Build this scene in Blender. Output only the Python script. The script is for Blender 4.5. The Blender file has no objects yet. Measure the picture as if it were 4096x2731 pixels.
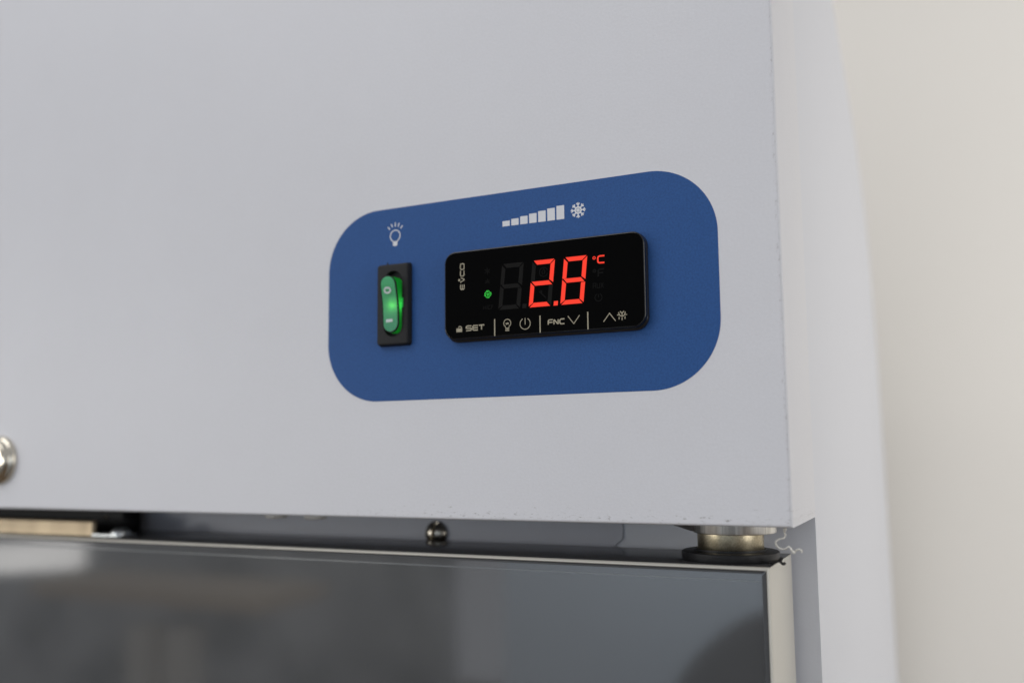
import bpy, bmesh, math
from mathutils import Matrix, Vector
from math import sin, cos, pi, radians

# ------------------------------------------------------------------ camera, world, lights
S = 0.001                                   # everything below is in millimetres
scene = bpy.context.scene
COL = scene.collection

cam_d = bpy.data.cameras.new("camera")
cam = bpy.data.objects.new("camera", cam_d)
COL.objects.link(cam)
right = Vector((0.9040682, 0.42727053, -0.01002899))
down = Vector((-0.05442309, 0.09181651, -0.99428761))
fwd = Vector((-0.42390897, 0.89944962, 0.10626177))
M = Matrix((right, -down, -fwd)).transposed().to_4x4()
M.translation = Vector((123.397, -286.0, -56.003)) * S
cam.matrix_world = M
cam_d.sensor_width = 36.0
cam_d.lens = 32.1612
cam_d.shift_x = -0.002468
cam_d.shift_y = 0.013369
cam_d.clip_start = 0.01
cam_d.clip_end = 50
cam_d.dof.use_dof = True
cam_d.dof.focus_distance = 0.306
cam_d.dof.aperture_fstop = 5.2
scene.camera = cam

w = bpy.data.worlds.new("World")
scene.world = w
w.use_nodes = True
w.node_tree.nodes["Background"].inputs[0].default_value = (0.92, 0.94, 1.0, 1)
w.node_tree.nodes["Background"].inputs[1].default_value = 0.46

scene.view_settings.view_transform = 'Standard'
scene.view_settings.look = 'None'
scene.view_settings.exposure = 0.0
scene.view_settings.gamma = 1.0
scene.cycles.use_denoising = True
scene.cycles.denoiser = 'OPENIMAGEDENOISE'
scene.cycles.denoising_input_passes = 'RGB_ALBEDO_NORMAL'

scene.cycles.max_bounces = 8
scene.cycles.sample_clamp_indirect = 4.0


def lamp(name, loc, target, sx, sy, power, col, spread=180):
    d = bpy.data.lights.new(name, 'AREA')
    d.shape = 'RECTANGLE'
    d.size, d.size_y = sx, sy
    d.energy = power
    d.color = col
    d.spread = radians(spread)
    o = bpy.data.objects.new(name, d)
    COL.objects.link(o)
    o.location = loc
    o.rotation_euler = (Vector(target) - Vector(loc)).to_track_quat('-Z', 'Y').to_euler()
    return o


lamp("ceiling_lamp", (-0.95, -1.35, 1.45), (-0.1, 0, 0), 1.6, 1.2, 15, (1.0, 0.985, 0.98))
lamp("window_light", (-2.26, -1.5, -0.335), (-0.2, 0, -0.1), 0.30, 0.085, 0.14, (1.0, 0.98, 0.95))
lamp("left_fill", (-2.25, -1.5, 0.10), (-0.25, 0, -0.05), 0.5, 0.35, 4.5, (1.0, 0.985, 0.96))  # added fill, no real window: lifts the sheen at the fascia's lower left
lamp("strip_lamp", (-1.27, -1.5, -0.09), (-0.1, 0, -0.06), 0.36, 0.15, 2.6, (1.0, 0.98, 0.93))
lamp("side_lamp", (1.9, -0.30, 0.10), (0.3, 0.3, -0.05), 1.1, 1.1, 6, (1.0, 0.98, 0.95))
lamp("wall_fill", (0.78, -0.10, 0.10), (0.33, 0.49, -0.05), 0.5, 0.5, 1.08, (1.0, 0.975, 0.94), 100)  # added fill to brighten the beige wall, not a real fixture
lamp("partition_fill", (-0.2, -1.05, 0.7), (-0.1, -1.5, -0.4), 0.6, 0.3, 7, (0.88, 0.95, 1.0), 130)  # added fill, only brightens the partition for the door's reflection


# ------------------------------------------------------------------ materials
def mat(name, col, rough=0.5, metal=0.0, spec=0.5, coat=0.0, bump=None, var=None, emit=None, estr=1.0, ior=1.45):
    m = bpy.data.materials.new(name)
    m.use_nodes = True
    nt = m.node_tree
    p = nt.nodes["Principled BSDF"]
    p.inputs["Base Color"].default_value = (*col, 1)
    p.inputs["Roughness"].default_value = rough
    p.inputs["Metallic"].default_value = metal
    p.inputs["Specular IOR Level"].default_value = spec
    p.inputs["IOR"].default_value = ior
    p.inputs["Coat Weight"].default_value = coat
    if emit:
        p.inputs["Emission Color"].default_value = (*emit, 1)
        p.inputs["Emission Strength"].default_value = estr
    tc = nt.nodes.new("ShaderNodeTexCoord")
    if bump:
        scale, strength, dist = bump[:3]
        mp = nt.nodes.new("ShaderNodeMapping")
        mp.inputs["Scale"].default_value = bump[3] if len(bump) > 3 else (1, 1, 1)
        nt.links.new(tc.outputs["Object"], mp.inputs[0])
        n = nt.nodes.new("ShaderNodeTexNoise")
        n.inputs["Scale"].default_value = scale
        n.inputs["Detail"].default_value = 3
        nt.links.new(mp.outputs[0], n.inputs["Vector"])
        b = nt.nodes.new("ShaderNodeBump")
        b.inputs["Strength"].default_value = strength
        b.inputs["Distance"].default_value = dist
        nt.links.new(n.outputs["Fac"], b.inputs["Height"])
        nt.links.new(b.outputs[0], p.inputs["Normal"])
    if var:
        scale, lo, hi = var[:3]
        mp = nt.nodes.new("ShaderNodeMapping")
        mp.inputs["Scale"].default_value = var[3] if len(var) > 3 else (1, 1, 1)
        nt.links.new(tc.outputs["Object"], mp.inputs[0])
        n = nt.nodes.new("ShaderNodeTexNoise")
        n.inputs["Scale"].default_value = scale
        n.inputs["Detail"].default_value = 4
        nt.links.new(mp.outputs[0], n.inputs["Vector"])
        r = nt.nodes.new("ShaderNodeMapRange")
        r.inputs["From Min"].default_value = 0.3
        r.inputs["From Max"].default_value = 0.7
        r.inputs["To Min"].default_value = lo
        r.inputs["To Max"].default_value = hi
        nt.links.new(n.outputs["Fac"], r.inputs["Value"])
        x = nt.nodes.new("ShaderNodeVectorMath")
        x.operation = 'SCALE'
        x.inputs[0].default_value = col
        nt.links.new(r.outputs[0], x.inputs["Scale"])
        nt.links.new(x.outputs[0], p.inputs["Base Color"])
    return m


def enamel(name, col, dirt=True):
    """white powder coat with an orange-peel grain; scuffs along the lower lip and the right corner"""
    m = mat(name, col, rough=0.42, spec=0.5, bump=(1000, 0.28, 0.00015))
    if not dirt:
        return m
    nt = m.node_tree
    L = nt.links.new
    p = nt.nodes["Principled BSDF"]
    tc = nt.nodes.new("ShaderNodeTexCoord")
    sep = nt.nodes.new("ShaderNodeSeparateXYZ")
    L(tc.outputs["Object"], sep.inputs[0])

    def math_(op, a, b=None, c=None):
        n = nt.nodes.new("ShaderNodeMath")
        n.operation = op
        for i, v in enumerate((a, b, c)):
            if v is None:
                continue
            if isinstance(v, (int, float)):
                n.inputs[i].default_value = v
            else:
                L(v, n.inputs[i])
        return n.outputs[0]

    def band(v, centre, half):
        d = math_('ABSOLUTE', math_('SUBTRACT', v, centre))
        r = nt.nodes.new("ShaderNodeMapRange")
        r.inputs["From Min"].default_value = half * 0.3
        r.inputs["From Max"].default_value = half
        r.inputs["To Min"].default_value = 1
        r.inputs["To Max"].default_value = 0
        L(d, r.inputs["Value"])
        return r.outputs[0]

    def noise(scale, sc):
        mp = nt.nodes.new("ShaderNodeMapping")
        mp.inputs["Scale"].default_value = sc
        L(tc.outputs["Object"], mp.inputs[0])
        n = nt.nodes.new("ShaderNodeTexNoise")
        n.inputs["Scale"].default_value = scale
        n.inputs["Detail"].default_value = 5
        n.inputs["Roughness"].default_value = 0.7
        L(mp.outputs[0], n.inputs["Vector"])
        return n.outputs["Fac"]

    def step(v, lo, hi):
        r = nt.nodes.new("ShaderNodeMapRange")
        r.inputs["From Min"].default_value = lo
        r.inputs["From Max"].default_value = hi
        L(v, r.inputs["Value"])
        return r.outputs[0]

    x, z = sep.outputs[0], sep.outputs[2]
    n1 = step(noise(1300, (0.3, 1, 1)), 0.56, 0.66)
    fade = step(x, -0.115, -0.03)
    low = math_('MULTIPLY', math_('MULTIPLY', band(z, -0.0772, 0.0016), n1), fade)
    n2 = step(noise(900, (0.35, 1, 1)), 0.60, 0.68)
    low2 = math_('MULTIPLY', math_('MULTIPLY', band(z, -0.0743, 0.0007), n2), fade)
    n3 = step(noise(1100, (1, 1, 0.5)), 0.55, 0.66)
    cor = math_('MULTIPLY', math_('MULTIPLY', band(x, 0.0790, 0.0007), n3), 0.6)
    vor = nt.nodes.new("ShaderNodeTexVoronoi")
    vor.inputs["Scale"].default_value = 42
    L(tc.outputs["Object"], vor.inputs["Vector"])
    speck = math_('MULTIPLY', math_('LESS_THAN', vor.outputs["Distance"], 0.013), step(x, -0.15, 0.1))
    tot = math_('MAXIMUM', math_('MAXIMUM', low, low2), math_('MAXIMUM', cor, speck))
    mix = nt.nodes.new("ShaderNodeMix")
    mix.data_type = 'RGBA'
    gr = nt.nodes.new("ShaderNodeMapRange")
    gr.inputs["From Min"].default_value = 0.3
    gr.inputs["From Max"].default_value = 0.7
    gr.inputs["To Min"].default_value = 0.97
    gr.inputs["To Max"].default_value = 1.03
    L(noise(1100, (1, 1, 1)), gr.inputs["Value"])
    cl = nt.nodes.new("ShaderNodeMapRange")
    cl.inputs["From Min"].default_value = 0.3
    cl.inputs["From Max"].default_value = 0.7
    cl.inputs["To Min"].default_value = 0.985
    cl.inputs["To Max"].default_value = 1.015
    L(noise(14, (1, 1, 1)), cl.inputs["Value"])
    vm = nt.nodes.new("ShaderNodeVectorMath")
    vm.operation = 'SCALE'
    vm.inputs[0].default_value = col
    L(math_('MULTIPLY', gr.outputs[0], cl.outputs[0]), vm.inputs["Scale"])
    L(vm.outputs[0], mix.inputs["A"])
    mix.inputs["B"].default_value = (0.16, 0.14, 0.11, 1)
    L(math_('MULTIPLY', tot, 0.7), mix.inputs["Factor"])
    L(mix.outputs["Result"], p.inputs["Base Color"])
    return m


WHITE = (0.715, 0.718, 0.747)
M_fascia = enamel("white_enamel", WHITE)
M_body = enamel("body_enamel", (0.685, 0.70, 0.745), dirt=False)
M_plate = enamel("shaded_plate_enamel", (0.50, 0.51, 0.56), dirt=False)  # body enamel darkened: shade of the gap put into the colour
M_film = mat("clear_film", (0.715, 0.718, 0.747), rough=0.42)
M_blue = mat("blue_vinyl", (0.022, 0.088, 0.275), rough=0.5, spec=0.3, bump=(2200, 0.18, 0.0001), var=(1700, 0.87, 1.14))
M_print = mat("white_print", (0.72, 0.73, 0.76), rough=0.5)
M_blackplastic = mat("black_plastic", (0.012, 0.012, 0.013), rough=0.55, spec=0.35, bump=(3000, 0.15, 0.0001))
M_bezel = mat("bezel_plastic", (0.018, 0.018, 0.020), rough=0.25, spec=0.4)
M_glassblack = mat("black_glass", (0.0014, 0.0014, 0.0014), rough=0.06, spec=0.06)
M_edge = mat("polished_edge", (0.004, 0.004, 0.004), rough=0.12, spec=0.7)
M_ghost = mat("unlit_segment", (0.0105, 0.0100, 0.0092), rough=0.3, spec=0.1)
M_ghost2 = mat("unlit_symbol", (0.0045, 0.0043, 0.0041), rough=0.3, spec=0.1)
M_tan = mat("tan_print", (0.40, 0.36, 0.26), rough=0.5, var=(1500, 0.85, 1.1))
M_red = mat("red_led", (0.01, 0.001, 0.001), rough=0.4, spec=0.1, emit=(1.0, 0.055, 0.030), estr=1.0)
M_green = mat("green_led", (0.005, 0.02, 0.005), rough=0.4, spec=0.1, emit=(0.06, 0.85, 0.09), estr=1.0)
M_tab = mat("glowing_tab", (0.01, 0.12, 0.03), rough=0.4, emit=(0.012, 0.34, 0.04), estr=0.8)   # switch tab; its own glow stands in for the rocker lamp's light
M_switchprint = mat("switch_print", (0.60, 0.68, 0.66), rough=0.5)
M_alu = mat("champagne_aluminium", (0.63, 0.61, 0.55), rough=0.38, metal=0.25, bump=(900, 0.04, 0.0001, (1, 1, 0.1)))
M_cap = mat("dark_rail_cap", (0.045, 0.045, 0.047), rough=0.22, bump=(700, 0.05, 0.0001))
M_gasket = mat("grey_gasket", (0.085, 0.088, 0.092), rough=0.45)
M_door = mat("tinted_glass", (0.064, 0.067, 0.070), rough=0.06, spec=0.5, ior=2.5, bump=(60, 0.012, 0.001))
M_spacer = mat("spacer_strip", (0.12, 0.13, 0.135), rough=0.15, spec=0.5, ior=2.2)
M_nickel = mat("turned_nickel", (0.82, 0.80, 0.75), rough=0.34, metal=1.0, bump=(1400, 0.14, 0.0002, (1, 1, 0.03)), var=(1500, 0.72, 1.12, (1, 1, 0.02)))
M_brass = mat("dull_brass", (0.46, 0.40, 0.28), rough=0.34, metal=1.0, bump=(2500, 0.12, 0.0001), var=(1600, 0.75, 1.15))
M_rubber = mat("black_rubber", (0.014, 0.014, 0.015), rough=0.42, spec=0.4, bump=(1200, 0.25, 0.0001, (1, 1, 0.3)))
M_screw = mat("dark_screw", (0.36, 0.33, 0.28), rough=0.2, metal=1.0)
M_dkplate = mat("dull_steel", (0.11, 0.10, 0.095), rough=0.5)
M_zinc = mat("zinc", (0.62, 0.65, 0.65), rough=0.3, metal=1.0)
M_rivet = mat("painted_rivet", (0.62, 0.61, 0.58), rough=0.35)
M_chrome = mat("lock_nickel", (0.68, 0.63, 0.53), rough=0.10, metal=1.0)
M_latch = mat("latch_nickel", (0.32, 0.26, 0.18), rough=0.34, metal=1.0, bump=(90, 0.10, 0.002), var=(70, 0.72, 1.2, (1, 1, 0.1)))
M_wall = mat("beige_wall", (0.85, 0.82, 0.76), rough=0.8)
M_thread = mat("pale_thread", (0.74, 0.72, 0.66), rough=0.8)
M_board = mat("pale_partition", (0.69, 0.76, 0.85), rough=0.8)
M_dark = mat("dark_figure", (0.17, 0.17, 0.175), rough=0.8)
M_blocker = mat("grey_blocker", (0.70, 0.71, 0.71), rough=0.8, var=(2.6, 0.5, 1.3))
M_wood = mat("warm_wood", (0.78, 0.66, 0.52), rough=0.6)
M_floor = mat("brown_floor", (0.16, 0.11, 0.07), rough=0.6, var=(4, 0.7, 1.3))


def lit_plastic(grain=0.5, through=0.5):
    m = bpy.data.materials.new("green_lens")
    m.use_nodes = True
    nt = m.node_tree
    out = nt.nodes["Material Output"]
    p = nt.nodes["Principled BSDF"]
    p.inputs["Base Color"].default_value = (0.16, 0.66, 0.38, 1)
    p.inputs["Roughness"].default_value = 0.22
    t = nt.nodes.new("ShaderNodeBsdfTranslucent")
    t.inputs["Color"].default_value = (0.22, 0.85, 0.20, 1)
    mx = nt.nodes.new("ShaderNodeMixShader")
    mx.inputs[0].default_value = through
    nt.links.new(p.outputs[0], mx.inputs[1])
    nt.links.new(t.outputs[0], mx.inputs[2])
    nt.links.new(mx.outputs[0], out.inputs[0])
    tc = nt.nodes.new("ShaderNodeTexCoord")     # the pyramid grain of the lens: crossed waves
    hs = []
    for ax in 'XZ':
        wv = nt.nodes.new("ShaderNodeTexWave")
        wv.wave_type = 'BANDS'
        wv.bands_direction = ax
        wv.inputs["Scale"].default_value = 88 * 5
        nt.links.new(tc.outputs["Object"], wv.inputs["Vector"])
        hs.append(wv.outputs["Fac"])
    a = nt.nodes.new("ShaderNodeMath")
    a.operation = 'ADD'
    nt.links.new(hs[0], a.inputs[0])
    nt.links.new(hs[1], a.inputs[1])
    if grain:
        cr = nt.nodes.new("ShaderNodeMix")
        cr.data_type = 'RGBA'
        cr.inputs["A"].default_value = (0.06, 0.34, 0.19, 1)
        cr.inputs["B"].default_value = (0.28, 0.95, 0.60, 1)
        hf = nt.nodes.new("ShaderNodeMath")
        hf.operation = 'MULTIPLY'
        hf.inputs[1].default_value = 0.5
        nt.links.new(a.outputs[0], hf.inputs[0])
        nt.links.new(hf.outputs[0], cr.inputs["Factor"])
        nt.links.new(cr.outputs["Result"], p.inputs["Base Color"])
    b = nt.nodes.new("ShaderNodeBump")
    b.inputs["Strength"].default_value = grain
    b.inputs["Distance"].default_value = 0.00025
    nt.links.new(a.outputs[0], b.inputs["Height"])
    nt.links.new(b.outputs[0], p.inputs["Normal"])
    return m


M_lens = lit_plastic()
M_lenswall = lit_plastic(0.0, 0.7)
M_lenswall.name = "green_lens_wall"
M_lenswall.node_tree.nodes["Principled BSDF"].inputs["Base Color"].default_value = (0.003, 0.07, 0.042, 1)
M_lenswall.node_tree.nodes["Translucent BSDF"].inputs["Color"].default_value = (0.10, 0.95, 0.22, 1)


# ------------------------------------------------------------------ mesh helpers
def link(name, verts, faces, m, parent=None, smooth=35, flat=()):
    me = bpy.data.meshes.new(name)
    me.from_pydata([tuple(c * S for c in v) for v in verts], [], faces)
    me.materials.append(m)
    bm = bmesh.new()
    bm.from_mesh(me)
    bmesh.ops.recalc_face_normals(bm, faces=bm.faces)
    bm.to_mesh(me)
    bm.free()
    if smooth:
        for p in me.polygons:
            p.use_smooth = True
        me.set_sharp_from_angle(angle=radians(smooth))
        for i in flat:                      # caps stay flat
            me.polygons[i].use_smooth = False
    o = bpy.data.objects.new(name, me)
    COL.objects.link(o)
    if parent:
        o.parent = parent
    return o


def empty(name, parent=None, label=None, cat=None):
    o = bpy.data.objects.new(name, None)
    o.empty_display_size = 0.01
    COL.objects.link(o)
    if parent:
        o.parent = parent
    if label:
        o["label"] = label
    if cat:
        o["category"] = cat
    return o


class MB:
    def __init__(s):
        s.v, s.f, s.flat = [], [], set()

    def add(s, v, f):
        k = len(s.v)
        s.v += v
        s.f += [tuple(i + k for i in q) for q in f]
        return s

    def loft(s, rings, caps=(True, True), closed=True):
        n = len(rings[0])
        v = [p for r in rings for p in r]
        f = []
        for i in range(len(rings) - 1):
            for j in range(n if closed else n - 1):
                a, b = i * n + j, i * n + (j + 1) % n
                f.append((a, b, b + n, a + n))
        k = len(s.f) + len(f)
        if caps[0]:
            f.append(tuple(range(n)))
            s.flat.add(k)
            k += 1
        if caps[1]:
            f.append(tuple(range(len(v) - n, len(v))))
            s.flat.add(k)
        return s.add(v, f)

    def box(s, x0, x1, y0, y1, z0, z1):
        return s.loft([[(x0, y, z0), (x1, y, z0), (x1, y, z1), (x0, y, z1)] for y in (y0, y1)])

    def build(s, name, m, parent=None, smooth=35):
        return link(name, s.v, s.f, m, parent, smooth, s.flat)


def rrect(cx, cz, w, h, r, n=10):
    r = max(min(r, w / 2 - 1e-4, h / 2 - 1e-4), 1e-3)
    out = []
    for k, (sx, sz) in enumerate(((1, -1), (1, 1), (-1, 1), (-1, -1))):
        for i in range(n + 1):
            a = radians(-90 + 90 * k + 90 * i / n)
            out.append((cx + sx * (w / 2 - r) + r * cos(a), cz + sz * (h / 2 - r) + r * sin(a)))
    return out


def at(outline, y):
    return [(x, y, z) for x, z in outline]


def plate(name, cx, cz, w, h, r, yf, yb, m, parent, ch=0.3, n=10):
    """rounded slab between yf (front) and yb with a rounded front edge"""
    b = MB()
    rings = [at(rrect(cx, cz, w, h, r, n), yb), at(rrect(cx, cz, w, h, r, n), yf + ch)]
    for k in (1, 2, 3):
        a = radians(30 * k)
        i = ch * (1 - cos(a))
        rings.append(at(rrect(cx, cz, w - 2 * i, h - 2 * i, r - i, n), yf + ch * (1 - sin(a))))
    return b.loft(rings, (False, True)).build(name, m, parent)


def lathe(b, cx, cy, prof, n=64, axis='Z', c2=0):
    """prof: (radius, height) pairs; axis Z about (cx, cy), axis Y about (cx, c2)"""
    rings = []
    for r, h in prof:
        ring = []
        for i in range(n):
            a = 2 * pi * i / n
            if axis == 'Z':
                ring.append((cx + r * cos(a), cy + r * sin(a), h))
            else:
                ring.append((cx + r * cos(a), h, c2 + r * sin(a)))
        rings.append(ring)
    return b.loft(rings, (True, True))


def arc(cx, cz, r, a0, a1, n=20, rz=None):
    rz = rz or r
    return [(cx + r * cos(radians(a0 + (a1 - a0) * i / n)), cz + rz * sin(radians(a0 + (a1 - a0) * i / n))) for i in range(n + 1)]


def ribbon(b, pts, width, y, closed=False):
    """flat printed stroke with mitred corners"""
    P = [Vector(p) for p in pts]
    if closed and (P[0] - P[-1]).length < 1e-6:
        P.pop()
    n = len(P)
    L, R = [], []
    for i in range(n):
        d0 = (P[i] - P[i - 1]).normalized() if (i or closed) else None
        d1 = (P[(i + 1) % n] - P[i]).normalized() if (i < n - 1 or closed) else None
        d0, d1 = d0 or d1, d1 or d0
        t = (d0 + d1)
        t = t.normalized() if t.length > 1e-6 else d0
        nrm = Vector((-t.y, t.x))
        k = 1 / max(0.45, nrm.dot(Vector((-d0.y, d0.x))))
        L.append(P[i] + nrm * width / 2 * k)
        R.append(P[i] - nrm * width / 2 * k)
    v = [(p.x, y, p.y) for p in L] + [(p.x, y, p.y) for p in R]
    f = [(i, (i + 1) % n, n + (i + 1) % n, n + i) for i in range(n if closed else n - 1)]
    return b.add(v, f)


def strokes(name, lines, width, y, m, parent):
    b = MB()
    for k, l in enumerate(lines):
        closed = isinstance(l, tuple) and l[0] == 'c'
        ribbon(b, l[1] if closed else l, width, y - 0.006 * k, closed)
    return b.build(name, m, parent, smooth=0)


def tube(b, pts, radii, n=8):
    P = [Vector(p) for p in pts]
    rings = []
    for i, p in enumerate(P):
        t = (P[min(i + 1, len(P) - 1)] - P[max(i - 1, 0)]).normalized()
        u = t.cross(Vector((0, 1, 0.2))).normalized()
        v = t.cross(u)
        r = radii[i] if isinstance(radii, (list, tuple)) else radii
        rings.append([tuple(p + (u * cos(2 * pi * k / n) + v * sin(2 * pi * k / n)) * r) for k in range(n)])
    return b.loft(rings)


def smoothline(pts, k=5):
    """Catmull-Rom through the points"""
    P = [Vector(p) for p in pts]
    P = [2 * P[0] - P[1]] + P + [2 * P[-1] - P[-2]]
    out = []
    for i in range(1, len(P) - 2):
        for j in range(k):
            t = j / k
            a, b, c, d = P[i - 1:i + 3]
            out.append(0.5 * (2 * b + (c - a) * t + (2 * a - 5 * b + 4 * c - d) * t * t + (3 * b - a - 3 * c + d) * t ** 3))
    return out + [P[-2]]


# ------------------------------------------------------------------ setting
b = MB()
b.add([(-2500, 496, -1500), (4000, 496, -1500), (4000, 496, 1800), (-2500, 496, 1800)], [(0, 1, 2, 3)])
o = b.build("wall", M_wall, smooth=0)
o["kind"] = "structure"
o = MB().box(-5000, 4000, -5000, 490, -1520, -1500).build("floor", M_floor, smooth=0)
o["kind"] = "structure"
o = MB().box(-6000, -1750, -3100, -3000, -1480, 60).build("world_blocker", M_blocker, smooth=0)  # added out of view to block world light and darken the door's reflection
o["kind"] = "structure"
o = MB().box(-755, 900, -1560, -1500, -1480, 120).build("partition_wall", M_board, smooth=0)
o["kind"] = "structure"
pts = [(-330, -1480)] + arc(-60, -560, 270, 180, 90, 24) + arc(160, -560, 270, 90, 0, 24) + [(430, -1480)]
b = MB().loft([at(pts, -1230), at(pts, -1200)])
o = b.build("person_stand_in", M_dark, smooth=0)  # unseen rounded panel standing in for a person reflected in the door
o["kind"] = "structure"

b = MB().box(-2900, -1850, -2350, -2000, -545, -495)
o = b.build("table_top", M_wood, smooth=0)
o["kind"] = "structure"
b = MB()
for x in (-2415, -2235):
    b = MB().box(x, x + 95, -2080, -2000, -1480, -620)
    o = b.build("room_post", M_wall, smooth=0)
    o["kind"] = "structure"

# ------------------------------------------------------------------ refrigerator
fridge = empty("refrigerator", None,
               "white enamelled refrigerator with blue control label, red digital display and framed glass door", "refrigerator")

XE, ZB, DEP = 80.0, -79.1, 51.0
# folded fascia panel
b = MB()
R = 0.9


def fas(ins):
    return [(-700, ZB + ins), (XE - ins, ZB + ins), (XE - ins, 420), (-700, 420)]


rings = [at(fas(0), DEP - 0.2), at(fas(0), R)]
for k in (1, 2, 3, 4):
    a = radians(22.5 * k)
    rings.append(at(fas(R * (1 - cos(a))), R * (1 - sin(a))))
b.loft(rings)
fascia = b.build("fascia_panel", M_fascia, fridge, 40)

# cabinet behind it: side profile in (y, z)
prof = [(DEP, -700), (DEP, 420), (60, 420), (95, 300), (140, 228), (207, 183), (270, 160), (325, 138), (370, 108), (401, 68), (421, 18),
        (434, -40), (445, -100), (456, -165), (466, -228), (474, -300), (478, -700)]
b = MB().loft([[(x, y, z) for y, z in prof] for x in (-700, XE - 0.15)])
b.build("cabinet_body", M_body, fridge, 30)
# front plate of the cabinet behind the door with its clipped corner; the hinge side shows the body itself
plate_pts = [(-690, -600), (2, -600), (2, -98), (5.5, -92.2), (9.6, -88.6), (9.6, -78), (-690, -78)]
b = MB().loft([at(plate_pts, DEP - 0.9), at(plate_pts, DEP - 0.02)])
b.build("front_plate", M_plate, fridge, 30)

# rivets under the lower lip of the fascia
for x in (-123.2, -103.6):
    b = lathe(MB(), x, 10.5, [(4.6, ZB + 0.05), (4.6, ZB - 1.0), (4.4, ZB - 1.5), (3.6, ZB - 1.9), (1.2, ZB - 2.1)], 40)
    b.build("rivet", M_rivet, fridge)

# slotted screw on the cabinet front
b = MB()
n = 44
R0 = 5.1
verts, faces = [], []
ang = radians(80)
ca, sa = cos(ang), sin(ang)
us = sorted(set([-1 + 2 * i / n for i in range(n + 1)] + [-0.155, -0.15, 0.15, 0.155]))
vs = [-1 + 2 * i / n for i in range(n + 1)]
for u in us:
    for v in vs:
        # map the square on to the disc
        x, z = u * math.sqrt(1 - v * v / 2), v * math.sqrt(1 - u * u / 2)
        rr = min(1, math.hypot(x, z))
        h = 3.4 * math.sqrt(max(0, 1 - (rr * 0.97) ** 2))
        # the slot runs along v
        if abs(u) <= 0.151:
            h = min(h, 1.3)
        X, Z = x * R0, z * R0
        verts.append((-71.6 + X * sa + Z * ca, DEP - 1.0 - h, -88.9 - X * ca + Z * sa))
m_ = len(vs)
for i in range(len(us) - 1):
    for j in range(m_ - 1):
        a = i * m_ + j
        faces.append((a, a + 1, a + m_ + 1, a + m_))
b.add(verts, faces)
b.build("screw", M_screw, fridge, 40)

# key lock at the left
lock = empty("door_lock", fridge)
lx, lz = -277.0, -57.0
b = lathe(MB(), lx, 0, [(11.2, 0.0), (11.2, -1.2), (10.9, -1.9), (10.2, -2.4), (9.6, -2.6), (8.8, -4.2), (8.2, -4.6), (7.4, -4.7), (7.1, -4.3), (7.1, -3.9)], 64, 'Y', lz)
b.build("lock_ring", M_chrome, lock)
b = lathe(MB(), lx, 0, [(6.9, -3.0), (6.9, -4.6), (6.6, -4.9), (0.6, -5.0)], 48, 'Y', lz)
b.build("lock_core", M_chrome, lock)

# ------------------------------------------------------------------ blue control label
lab = empty("control_label", fridge)
lab["label"] = "blue rounded control label with white bulb, bar scale and snowflake"
LC = (-15.0, -0.15)
plate("film_edge", LC[0], LC[1], 153.2, 74.4, 23.5, -0.03, 0.02, M_film, lab, 0.02, 24)
plate("label_field", LC[0], LC[1], 151.2, 72.6, 22.5, -0.11, -0.025, M_blue, lab, 0.04, 24)
YL = -0.13
# bulb with rays
bx, bz = -60.4, 25.5
strokes("bulb_symbol", [arc(bx, bz, 2.15, -62, 242, 36), ], 0.42, YL, M_print, lab)
b = MB()
ribbon(b, [(bx + 1.0, bz - 1.9), (bx + 0.72, bz - 2.35), (bx + 0.72, bz - 2.9)], 0.42, YL - 0.01)
ribbon(b, [(bx - 1.0, bz - 1.9), (bx - 0.72, bz - 2.35), (bx - 0.72, bz - 2.9)], 0.42, YL - 0.016)
o_ = rrect(bx, bz - 2.98, 1.95, 1.85, 0.6, 6)
b.add(at(o_, YL - 0.022), [tuple(range(len(o_)))])
b.build("bulb_base", M_print, lab, 0)
for (x0, z0), (x1, z1) in (((-63.6, 29.2), (-62.75, 28.1)), ((-62.15, 30.15), (-61.6, 28.95)), ((-60.37, 30.6), (-60.35, 29.05)),
                           ((-58.7, 30.2), (-59.1, 28.85)), ((-57.15, 29.15), (-58.05, 28.1))):
    strokes("light_ray", [[(x0, z0), (x1, z1)]], 0.44, YL, M_print, lab)
for k, h in enumerate((1.9, 2.36, 2.84, 3.36, 3.85, 4.35, 4.85)):
    x = -14.1 + 3.46 * k
    o_ = rrect(x, 23.79 + h / 2, 2.86, h, 0.12, 3)
    MB().add(at(o_, YL), [tuple(range(len(o_)))]).build("level_bar", M_print, lab, 0)
# snowflake with eight arms round a pierced disc
b = MB()
sx, sz = 13.23, 26.2
n = 96
ro, ri = 1.38, 0.84
for (r0, r1) in ((ri, ro), (0.0001, 0.5)):
    ring = [[(sx + (r * (1 + (0.06 * cos(8 * a) if r > 1 else 0))) * cos(a), YL, sz + (r * (1 + (0.06 * cos(8 * a) if r > 1 else 0))) * sin(a))
             for a in (2 * pi * i / n for i in range(n))] for r in (r0, r1)]
    b.loft(ring, (False, False))
for k in range(8):                                        # webs between the holes
    a0 = radians(45 * k + 22.5 + 90 - 14)
    a1 = radians(45 * k + 22.5 + 90 + 14)
    q = [(sx + r * cos(a), YL - 0.004, sz + r * sin(a)) for r, a in ((0.5, a0), (0.5, a1), (0.84, a1), (0.84, a0))]
    b.add(q, [(0, 1, 2, 3)])
for k in range(8):
    a = radians(45 * k + 90)
    d = Vector((cos(a), sin(a)))
    t = Vector((-d.y, d.x))
    c = Vector((sx, sz))
    f = lambda u, v: tuple(c + d * u + t * v)
    ribbon(b, [f(1.3, 0), f(2.72, 0)], 0.42, YL - 0.008)
    for s_ in (1, -1):
        ribbon(b, [f(1.75, 0), f(2.45, 0.62 * s_)], 0.36, YL - 0.012 - 0.003 * s_)
b.build("snowflake_symbol", M_print, lab, 0)

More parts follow.
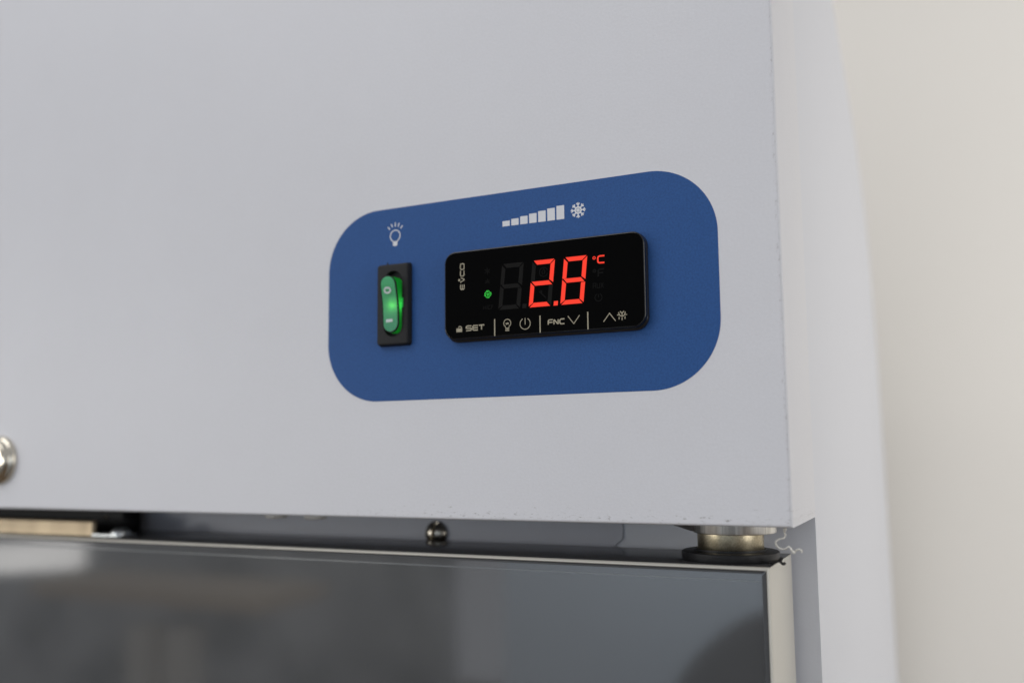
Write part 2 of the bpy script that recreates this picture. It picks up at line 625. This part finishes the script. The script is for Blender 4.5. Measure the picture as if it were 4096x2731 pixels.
# ------------------------------------------------------------------ rocker switch
sw = empty("rocker_switch", fridge)
sw["label"] = "green lit rocker switch in a black frame"
cx, cz = -60.07, -0.8
ow = lambda i: rrect(cx, cz, 13.55 - 2 * i, 30.3 - 2 * i, 1.1 - i * 0.5, 16)
iw = lambda i: rrect(cx + 0.25, cz + 0.2, 7.7 + 2 * i, 24.4 + 2 * i, 3.85 + i, 16)
rings = [at(ow(-0.35), -0.1), at(ow(0), -1.9), at(ow(0.12), -2.25), at(ow(0.4), -2.45), at(ow(0.7), -2.5),
         at(iw(0.12), -2.5), at(iw(0.0), -2.35), at(iw(0), -0.2)]
MB().loft(rings, (False, False)).build("switch_frame", M_blackplastic, sw)
o_ = iw(-0.02)
MB().add(at(o_, -0.22), [tuple(range(len(o_)))]).build("switch_well", M_blackplastic, sw, 0)
b = MB()
tube(b, [(-63.0, -1.0, 14.35), (-63.1, -1.1, 14.9), (-62.9, -1.2, 15.4)], [0.45, 0.25, 0.08])
b.build("mould_burr", M_blackplastic, sw)

# the rocker: outline in plan is a stadium, its face dips in the middle (y as a function of z)
RZ0, RZ1 = -11.5, 9.3
rcx = cx + 0.25
rpts = [(-11.5, -3.7), (-9.0, -3.95), (-6.5, -4.05), (-4.0, -4.1), (-1.5, -4.25), (1.0, -4.7), (3.5, -5.3), (6.0, -5.9), (8.0, -6.2), (9.3, -6.2)]


def face_y(z):
    for (z0, y0), (z1, y1) in zip(rpts, rpts[1:]):
        if z <= z1:
            t = max(0, min(1, (z - z0) / (z1 - z0)))
            t = t * t * (3 - 2 * t) * 0.35 + t * 0.65
            return y0 + (y1 - y0) * t
    return rpts[-1][1]


rzc, rh = (RZ0 + RZ1) / 2, RZ1 - RZ0


def rock(i, n=16):
    # stadium sampled densely on its straight sides
    w2, r = 6.9 / 2 - i, 6.9 / 2 - i
    z0, z1 = RZ0 + 3.45, RZ1 - 3.45
    out = [(rcx + r * cos(radians(a)), z0 + r * sin(radians(a))) for a in [180 + 180 * k / n for k in range(n + 1)]]
    out += [(rcx + r, z0 + (z1 - z0) * k / 14) for k in range(1, 14)]
    out += [(rcx + r * cos(radians(a)), z1 + r * sin(radians(a))) for a in [180 * k / n for k in range(n + 1)]]
    out += [(rcx - r, z1 + (z0 - z1) * k / 14) for k in range(1, 14)]
    return out


def on_face(outline, dy):
    return [(x, face_y(z) + dy, z) for x, z in outline]


# green side wall, black rim, textured lens
MB().loft([at(rock(-0.08), -0.4), on_face(rock(-0.02), 0.55)], (False, False)).build("rocker_wall", M_lenswall, sw)
MB().loft([on_face(rock(-0.03), 0.55), on_face(rock(0.0), -0.12), on_face(rock(0.32), -0.16), on_face(rock(0.36), 0.0)], (False, False)).build("rocker_rim", M_blackplastic, sw)
# lens face as a grid clipped to the stadium
b = MB()
o1 = rock(0.35)
rows = 60
z0, z1 = min(p[1] for p in o1), max(p[1] for p in o1)
v, f = [], []
rr_ = 3.45 - 0.35
for i in range(rows + 1):
    z = z0 + (z1 - z0) * (0.5 - 0.5 * cos(pi * i / rows))
    zz0, zz1 = RZ0 + 3.45, RZ1 - 3.45
    dz = (zz0 - z) if z < zz0 else ((z - zz1) if z > zz1 else 0)
    hw = math.sqrt(max(1e-6, rr_ * rr_ - dz * dz))
    for j in range(9):
        x = -hw + 2 * hw * j / 8
        bulge = -0.16 * (1 - (x / rr_) ** 2)
        v.append((rcx + x, face_y(z) + 0.02 + bulge, z))
for i in range(rows):
    for j in range(8):
        a = i * 9 + j
        f.append((a, a + 1, a + 10, a + 9))
b.add(v, f)
b.build("rocker_lens", M_lens, sw, 60)


def facemark(name, lines, width):
    b = MB()
    for l, closed in lines:
        c = MB()
        ribbon(c, l, width, 0, closed)
        c.v = [(x, face_y(z) - 0.19 - 0.16 * (1 - ((x - rcx) / rr_) ** 2) * 0.9, z) for x, y, z in c.v]
        b.add(c.v, c.f)
    return b.build(name, M_switchprint, sw, 0)


rx = rcx - 0.3
facemark("off_mark", [(rrect(rx, 3.9, 2.45, 1.75, 0.85, 6), True)], 0.74)
facemark("on_mark", [([(rx - 1.45, -7.2), (rx + 1.45, -7.15)], False)], 1.15)
for nm, e, loc in (("switch_lamp", 0.00024, (rcx + 0.9, -2.4, -1.4)),):
    pd = bpy.data.lights.new(nm, 'POINT')               # the lamps that light the rocker from inside
    pd.energy = e
    pd.color = (0.6, 1.0, 0.5)
    pd.shadow_soft_size = 0.0006 if nm == "switch_lamp" else 0.0001
    po = bpy.data.objects.new(nm, pd)
    COL.objects.link(po)
    po.parent = sw
    po.location = [c * S for c in loc]
# pivot notch at the side of the opening; its green glow is set in the material
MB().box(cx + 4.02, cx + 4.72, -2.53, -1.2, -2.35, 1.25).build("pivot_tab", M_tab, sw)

# ------------------------------------------------------------------ digital temperature controller
tc = empty("temperature_controller", fridge)
tc["label"] = "black digital temperature controller showing 2.8 in red"
b = MB()
rr2 = lambda w_, h_, r_, dz=0: rrect(0, -0.0 + dz, w_, h_, r_, 14)
rings = [at(rr2(75.0, 32.6, 4.6, -0.35), -0.1), at(rr2(75.0, 32.6, 4.6, -0.35), -1.2), at(rr2(74.7, 32.0, 4.4, -0.1), -1.6), at(rr2(74.3, 31.4, 4.2), -1.72)]
b.loft(rings, (False, True)).build("bezel", M_bezel, tc)
YG = -3.5
gf = plate("glass_front", 0, 0, 74.6, 31.7, 4.3, YG, -1.78, M_glassblack, tc, 0.42, 14)
gf.data.materials.append(M_edge)
for p in gf.data.polygons:
    p.material_index = 0 if len(p.vertices) > 4 else 1
YP = YG - 0.02

# seven-segment digits, 8.3 x 16 mm, leaning right
SL = 0.105


def digit(x0, lit):
    W, H, T, g = 8.35, 16.05, 1.48, 0.16
    zb = -6.55
    P = lambda u, z: (x0 + u + SL * (z - 0), zb + z)
    m_ = H / 2 + 0.05
    segs = {
        'a': [(0.5, H), (W - 0.25, H), (W - T - 0.25, H - T), (T + 0.35, H - T)],
        'f': [(0, H - 0.45), (T - 0.05, H - T - 0.3), (T - 0.05, m_ + 0.85), (0, m_ + 0.75)],
        'b': [(W, H - 0.25), (W, m_ + 0.0 + 0.0), (W - T, m_ + 1.05), (W - T, H - T - 0.2)],
        'g': [(0.35, m_ + 0.73), (W - T - 0.2, m_ + 0.73), (W - 0.25, m_ - 0.72), (T + 0.25, m_ - 0.72)],
        'e': [(0, m_ + 0.4), (T, m_ - 1.0), (T, T - 0.05), (0, 0.4)],
        'c': [(W, m_ - 0.95), (W, 0.35), (W - T, T + 0.05), (W - T, m_ - 0.95)],
        'd': [(0.35, 0), (T + 0.3, T), (W - T - 0.3, T), (W - 0.35, 0)],
    }
    for k, pl in segs.items():
        on = k in lit
        v = [(P(u, z)[0], YP, P(u, z)[1]) for u, z in pl]
        o = MB().add(v, [(0, 1, 2, 3)]).build("digit_segment", M_red if on else M_ghost, tc, 0)
        o["label"] = "lit red segment" if on else "unlit dark segment"


digit(-15.85, '')
digit(-4.20, 'abged')
digit(7.50, 'abcdefg')


def dot(x, on):
    v = [(x + SL * 0 + dx + SL * dz, YP, -6.6 + dz) for dx, dz in ((0, 0), (1.5, 0), (1.5, 1.5), (0, 1.5))]
    MB().add(v, [(0, 1, 2, 3)]).build("decimal_point", M_red if on else M_ghost, tc, 0)


dot(5.05, True)
dot(-6.6, False)

strokes("degree_sign", [('c', arc(19.92, 8.28, 0.42, 0, 360, 20))], 0.26, YP, M_red, tc)
strokes("celsius_letter", [[(23.56, 8.72), (22.0, 8.76), (21.45, 8.6), (21.22, 8.2), (21.22, 7.0), (21.42, 6.6), (21.9, 6.46), (23.5, 6.42)]], 0.52, YP, M_red, tc)
fx, fz = -19.86, -0.62
sw_ = [('c', arc(fx, fz, 0.3, 0, 360, 16))]
for k in range(4):
    q = []
    for t in range(0, 151, 15):
        a = radians(90 * k + 60 + t)
        rr = 0.66 + 0.60 * min(1, t / 110)
        q.append((fx + rr * cos(a), fz + rr * sin(a)))
    sw_.append(q)
strokes("fan_symbol", sw_, 0.15, YP, M_green, tc)

# printed key symbols
st = 0.42
strokes("padlock_shackle", [arc(-31.0, -11.85, 0.62, -20, 165, 14)], 0.3, YP, M_tan, tc)
b = MB()
o_ = rrect(-31.28, -12.58, 2.3, 1.3, 0.08, 3)
b.add(at(o_, YP - 0.01), [tuple(range(len(o_)))]).build("padlock_body", M_tan, tc, 0)


def S_(x, z, w_, h):
    m_ = h / 2
    return [[(x + w_, z + h), (x + 0.35, z + h), (x, z + h - 0.3), (x, z + m_ + 0.2), (x + 0.25, z + m_), (x + w_ - 0.25, z + m_), (x + w_, z + m_ - 0.2), (x + w_, z + 0.3), (x + w_ - 0.35, z), (x, z)]]


def E_(x, z, w_, h):
    return [[(x + w_, z + h), (x + 0.3, z + h), (x, z + h - 0.3), (x, z + 0.3), (x + 0.3, z), (x + w_, z)], [(x + 0.1, z + h / 2), (x + w_, z + h / 2)]]


def T_(x, z, w_, h):
    return [[(x, z + h), (x + w_, z + h)], [(x + w_ / 2, z + h - 0.1), (x + w_ / 2, z)]]


def F_(x, z, w_, h):
    return [[(x + w_, z + h), (x + 0.35, z + h), (x, z + h - 0.35), (x, z)], [(x + 0.1, z + h / 2 - 0.05), (x + w_ - 0.1, z + h / 2 - 0.05)]]


def N_(x, z, w_, h):
    return [[(x, z), (x, z + h)], [(x + 0.1, z + h - 0.05), (x + w_ - 0.1, z + 0.05)], [(x + w_, z), (x + w_, z + h)]]


def C_(x, z, w_, h):
    return [[(x + w_, z + h), (x + 0.4, z + h), (x, z + h - 0.4), (x, z + 0.4), (x + 0.4, z), (x + w_, z)]]


h = 1.62
strokes("set_lettering", S_(-28.5, -12.93, 2.05, h) + E_(-25.85, -12.93, 2.0, h) + T_(-23.5, -12.93, 2.2, h), st, YP, M_tan, tc)
strokes("fnc_lettering", F_(3.0, -12.98, 1.7, h) + N_(5.1, -12.98, 1.55, h) + C_(7.25, -12.98, 1.7, h), st, YP, M_tan, tc)
for x in (-17.27, -0.03, 17.3):
    strokes("key_divider", [[(x, -9.62), (x, -15.5)]], 0.42, YP, M_tan, tc)
bx, bz = -12.4, -11.35
b_l = [arc(bx, bz, 1.35, -55, 235, 26) + [(bx - 0.55, bz - 1.55)], [(bx + 0.78, bz - 1.1), (bx + 0.55, bz - 1.55)]]
b_l += [[(bx - 0.72, bz - 1.75 - 0.42 * k), (bx + 0.72, bz - 1.75 - 0.42 * k)] for k in range(3)]
b_l += [[(bx - 0.55, bz + 0.1), (bx - 0.3, bz - 0.35), (bx, bz + 0.1), (bx + 0.3, bz - 0.35), (bx + 0.55, bz + 0.1)]]
strokes("bulb_key_symbol", b_l, 0.27, YP, M_tan, tc)
px, pz = -5.6, -12.0
strokes("power_symbol", [arc(px, pz, 1.92, 118, 422, 36), [(px, pz + 1.95), (px, pz - 0.3)]], 0.26, YP, M_tan, tc)
strokes("down_chevron", [[(10.18, -10.54), (12.28, -13.25), (14.39, -10.52)]], 0.28, YP, M_tan, tc)
strokes("up_chevron", [[(22.78, -13.37), (24.92, -10.66), (26.98, -13.37)]], 0.28, YP, M_tan, tc)
qx, qz = 29.23, -11.35
strokes("defrost_symbol", [
    [(qx - 0.72, qz + 1.05), (qx, qz + 0.4), (qx + 0.72, qz + 1.05)], [(qx, qz + 0.5), (qx, qz - 0.75)],
    [(qx - 1.7, qz - 0.12), (qx - 0.95, qz - 0.12), (qx - 0.4, qz - 0.55), (qx, qz - 0.7), (qx + 0.4, qz - 0.55), (qx + 0.95, qz - 0.12), (qx + 1.7, qz - 0.2)],
    [(qx - 0.9, qz - 0.1), (qx - 1.2, qz + 0.75)], [(qx + 0.9, qz - 0.1), (qx + 1.15, qz + 0.75)],
    [(qx - 1.03, qz - 0.8), (qx - 1.03, qz - 1.6)], [(qx, qz - 1.12), (qx, qz - 1.95)], [(qx + 1.0, qz - 0.7), (qx + 1.0, qz - 1.6)]], 0.3, YP, M_tan, tc)
# maker's word, turned a quarter to the left: reads upward
rot = lambda ls: [[(-29.27 - q, p) for p, q in l] for l in ls]
lw = 0.33
hh = 1.45
ev = E_(1.95, 0, 1.75, hh)
ev += [[(4.35, 0.0 + hh), (4.75, hh - 0.15), (5.2, 0.05), (5.65, 0.05), (6.15, hh - 0.15)]]
ev += [[(8.75, hh), (7.1, hh), (6.75, hh - 0.3), (6.75, 0.3), (7.1, 0), (8.72, 0)]]
letters = rot(ev)
ring_ = [(-29.27 - q, p) for p, q in rrect(10.2, hh / 2, 2.05, hh, 0.4, 4)]
strokes("maker_lettering", [[(x, z) for x, z in l] for l in letters] + [('c', ring_)], lw, YP, M_tan, tc)
dz_ = [(-31.75, 5.4), (-31.25, 5.95), (-30.75, 5.4), (-31.25, 4.85)]
MB().add(at(dz_, YP), [(0, 1, 2, 3)]).build("maker_diamond", M_tan, tc, 0)

# symbols that are not lit, just visible in the black
strokes("fahrenheit_symbol", [('c', arc(19.95, 3.9, 0.42, 0, 360, 16)), [(23.4, 4.3), (21.7, 4.3), (21.3, 3.9), (21.3, 1.9)], [(21.3, 3.1), (23.0, 3.1)]], 0.5, YP, M_ghost2, tc)
strokes("auxiliary_lettering", [[(19.4, -2.0), (19.4, -0.3), (20.3, -0.3), (20.3, -2.0)], [(19.5, -1.2), (20.2, -1.2)],
                                [(20.8, -0.3), (20.8, -1.9), (21.7, -1.9), (21.7, -0.3)], [(22.1, -0.3), (23.0, -2.0)], [(22.1, -2.0), (23.0, -0.3)]], 0.3, YP, M_ghost2, tc)
strokes("clock_symbol", [arc(21.2, -5.1, 1.25, 110, 430, 24), [(21.2, -4.0), (21.2, -5.1)]], 0.3, YP, M_ghost2, tc)
strokes("cooling_symbol", [[(-20.0 + 1.2 * cos(radians(a)), 7.6 + 1.2 * sin(radians(a))), (-20.0 - 1.2 * cos(radians(a)), 7.6 - 1.2 * sin(radians(a)))] for a in (30, 90, 150)], 0.28, YP, M_ghost2, tc)
strokes("thaw_symbol", [[(-20.0 + 1.1 * cos(radians(a)), 3.7 + 1.1 * sin(radians(a))), (-20.0, 3.7)] for a in (30, 90, 150, 200, 340)], 0.28, YP, M_ghost2, tc)
strokes("haccp_lettering", [[(-21.6, -5.9), (-21.6, -4.6)], [(-21.55, -5.2), (-20.85, -5.2)], [(-20.8, -5.9), (-20.8, -4.6)], [(-20.4, -5.9), (-20.1, -4.6), (-19.8, -5.9)],
                            [(-18.9, -4.6), (-19.5, -4.6), (-19.5, -5.9), (-18.9, -5.9)], [(-18.5, -5.9), (-18.5, -4.6), (-18.0, -4.6), (-18.0, -5.2), (-18.45, -5.2)]], 0.22, YP, M_ghost2, tc)
strokes("leaf_symbol", [arc(1.55, 5.3, 1.55, 20, 340, 26), [(1.2, 4.4), (0.9, 5.4), (1.6, 6.4), (2.1, 5.4), (1.6, 4.5)]], 0.3, YP - 0.002, M_ghost2, tc)
strokes("wrench_symbol", [[(-0.2, -1.2), (0.5, -1.9), (2.3, -3.7)], [(0.4, -1.0), (0.8, -1.5), (0.4, -2.1)]], 0.45, YP - 0.002, M_ghost2, tc)

# ------------------------------------------------------------------ glass door
door = empty("glass_door", fridge)
door["label"] = "dark glass door in a champagne aluminium frame"
XD, ZD = 71.8, -91.7
sec = [(47.0, 0.0), (6.1, 0.0), (5.4, 0.12), (5.0, 0.45), (5.0, 0.8), (5.3, 1.05), (6.6, 1.12), (6.6, 8.0), (47.0, 8.0)]
b = MB().loft([[(-700, y, ZD - a) for y, a in sec], [(XD - a - 0.02, y, ZD - a) for y, a in sec]])
b.build("top_rail", M_alu, door)
b = MB().loft([[(XD - a, y, ZD - a - 0.02) for y, a in sec], [(XD - a, y, -700) for y, a in sec]])
b.build("side_rail", M_alu, door)
b = MB().loft([[(-700, y, z), (XD - 1.2, y, z), (XD - 0.1, y, z)] for y, z in ((6.4, ZD + 0.02), (6.6, ZD + 0.1), (46.8, ZD + 0.1))], (False, False), False)
b.build("rail_cap", M_cap, door)
a0, a1 = 1.15, 2.15
b = MB().loft([[(-700, y, ZD - a) for y, a in ((6.58, a0), (6.3, a0), (6.2, a0 + .2), (6.2, a1 - .1), (6.58, a1))], [(XD - a - .4, y, ZD - a) for y, a in ((6.58, a0), (6.3, a0), (6.2, a0 + .2), (6.2, a1 - .1), (6.58, a1))]])
b.build("glazing_gasket", M_gasket, door)
a1 = 2.75
b = MB().loft([[(XD - a, y, ZD - a) for y, a in ((6.58, a0), (6.3, a0), (6.2, a0 + .2), (6.2, a1 - .1), (6.58, a1))], [(XD - a, y, -700) for y, a in ((6.58, a0), (6.3, a0), (6.2, a0 + .2), (6.2, a1 - .1), (6.58, a1))]])
b.build("glazing_gasket", M_gasket, door)
MB().box(-700, XD - 1.6, 6.45, 12.0, -700, ZD - 1.6).build("glass_pane", M_door, door, 0)
MB().box(-700, XD - 2.8, 6.33, 6.46, ZD - 4.75, ZD - 4.15).build("spacer_strip", M_spacer, door, 0)

# ------------------------------------------------------------------ hinge between fascia and door
hinge = empty("door_hinge", fridge)
HX, HY = 57.3, 24.0
b = lathe(MB(), HX, HY, [(13.7, -70), (13.7, -82.3), (13.55, -82.65), (13.2, -82.8), (5, -82.8)], 96)
b.build("hinge_disc", M_nickel, hinge)
b = lathe(MB(), HX - 1.3, HY, [(10.7, -82.0), (10.8, -82.85), (10.8, -87.9), (10.6, -88.2), (4, -88.3)], 96)
b.build("hinge_pin", M_brass, hinge)
b = lathe(MB(), HX - 1.5, HY, [(11.6, -88.0), (11.6, -88.65), (15.4, -88.7), (15.9, -88.95), (15.9, -91.0), (15.6, -91.55), (5, -91.55)], 96)
tube(b, smoothline([(70.6, 13.8, -91.0), (72.6, 12.5, -90.5), (73.9, 11.2, -90.0), (74.5, 10.5, -89.3)], 3), 0.55)
tube(b, smoothline([(73.6, 11.5, -90.0), (74.3, 11.0, -90.6), (75.0, 10.5, -91.0), (75.6, 10.2, -90.6)], 3), 0.45)
b.build("rubber_washer", M_rubber, hinge)
b = MB().loft([[(x, y, z) for x, y in ((33, 38), (44.5, 17), (58, 12), (66, 30), (60, 45), (36, 47))] for z in (-70, -82.2)])
b.build("hinge_plate", M_dkplate, hinge)

# ------------------------------------------------------------------ latch on the door top
latch = empty("door_latch", fridge)
b = MB()
o_ = rrect(0, 0, 0.1, 0.1, 0.01)
sec = [(15.4, -91.6), (15.4, -85.7), (16.0, -84.9), (17.6, -84.9), (17.6, -91.6)]
b.loft([[(-420, y, z) for y, z in sec], [(-236.5, y, z) for y, z in sec], [(-234.0, y + 0.25 * (17.6 - y) / 2.2, z) for y, z in sec], [(-233.0, y + 1.2 * (17.6 - y) / 2.2, z) for y, z in sec]])
b.build("latch_bar", M_latch, latch)
b = lathe(MB(), -231.0, 21.0, [(0.2, -82.6), (0.9, -82.8), (1.25, -83.6), (0.9, -84.4), (0.5, -84.7)], 20)
b.build("latch_stud", M_screw, latch)
b = MB().loft([at(rrect(-226, 0, 20, 1, 0.2), 0)] and [[(x, y, z) for x, y in rrect(-227, 21, 21, 10.5, 2)] for z in (-91.65, -90.9)])
b.build("latch_plate", M_zinc, latch)
b = lathe(MB(), -221.5, 21.0, [(4.4, -90.9), (4.4, -90.0), (3.9, -89.2), (2.6, -88.4), (0.3, -88.0)], 40)
b.build("latch_screw", M_zinc, latch)
MB().box(-420, -234, 33, 44, -91.6, -81).build("latch_block", M_blackplastic, latch)

# ------------------------------------------------------------------ loose thread of sealant at the corner
tp = [(76.7, -79.6), (76.4, -80.9), (76.6, -81.9), (76.1, -82.7), (74.8, -83.0), (73.8, -83.9), (74.0, -85.0), (74.8, -85.8), (75.8, -86.0), (76.8, -85.8),
      (77.5, -85.2), (78.2, -85.6), (78.5, -86.4), (79.0, -86.9), (79.4, -86.5), (80.0, -86.1), (80.7, -85.9), (81.3, -86.2), (81.4, -86.8)]
line = smoothline([(x, 6 + 0.4 * sin(i), z) for i, (x, z) in enumerate(tp)], 5)
rad = [0.27 + 0.05 * sin(i * 0.9) + (0.22 * math.exp(-((i - 63) / 5.0) ** 2)) + 0.25 * math.exp(-(i / 4.0) ** 2) for i in range(len(line))]
b = tube(MB(), [tuple(p) for p in line], rad)
o = b.build("thread", M_thread, None, 60)
o["label"] = "pale curled sealant thread dangling from the white fascia corner beside the hinge"
o["category"] = "thread"
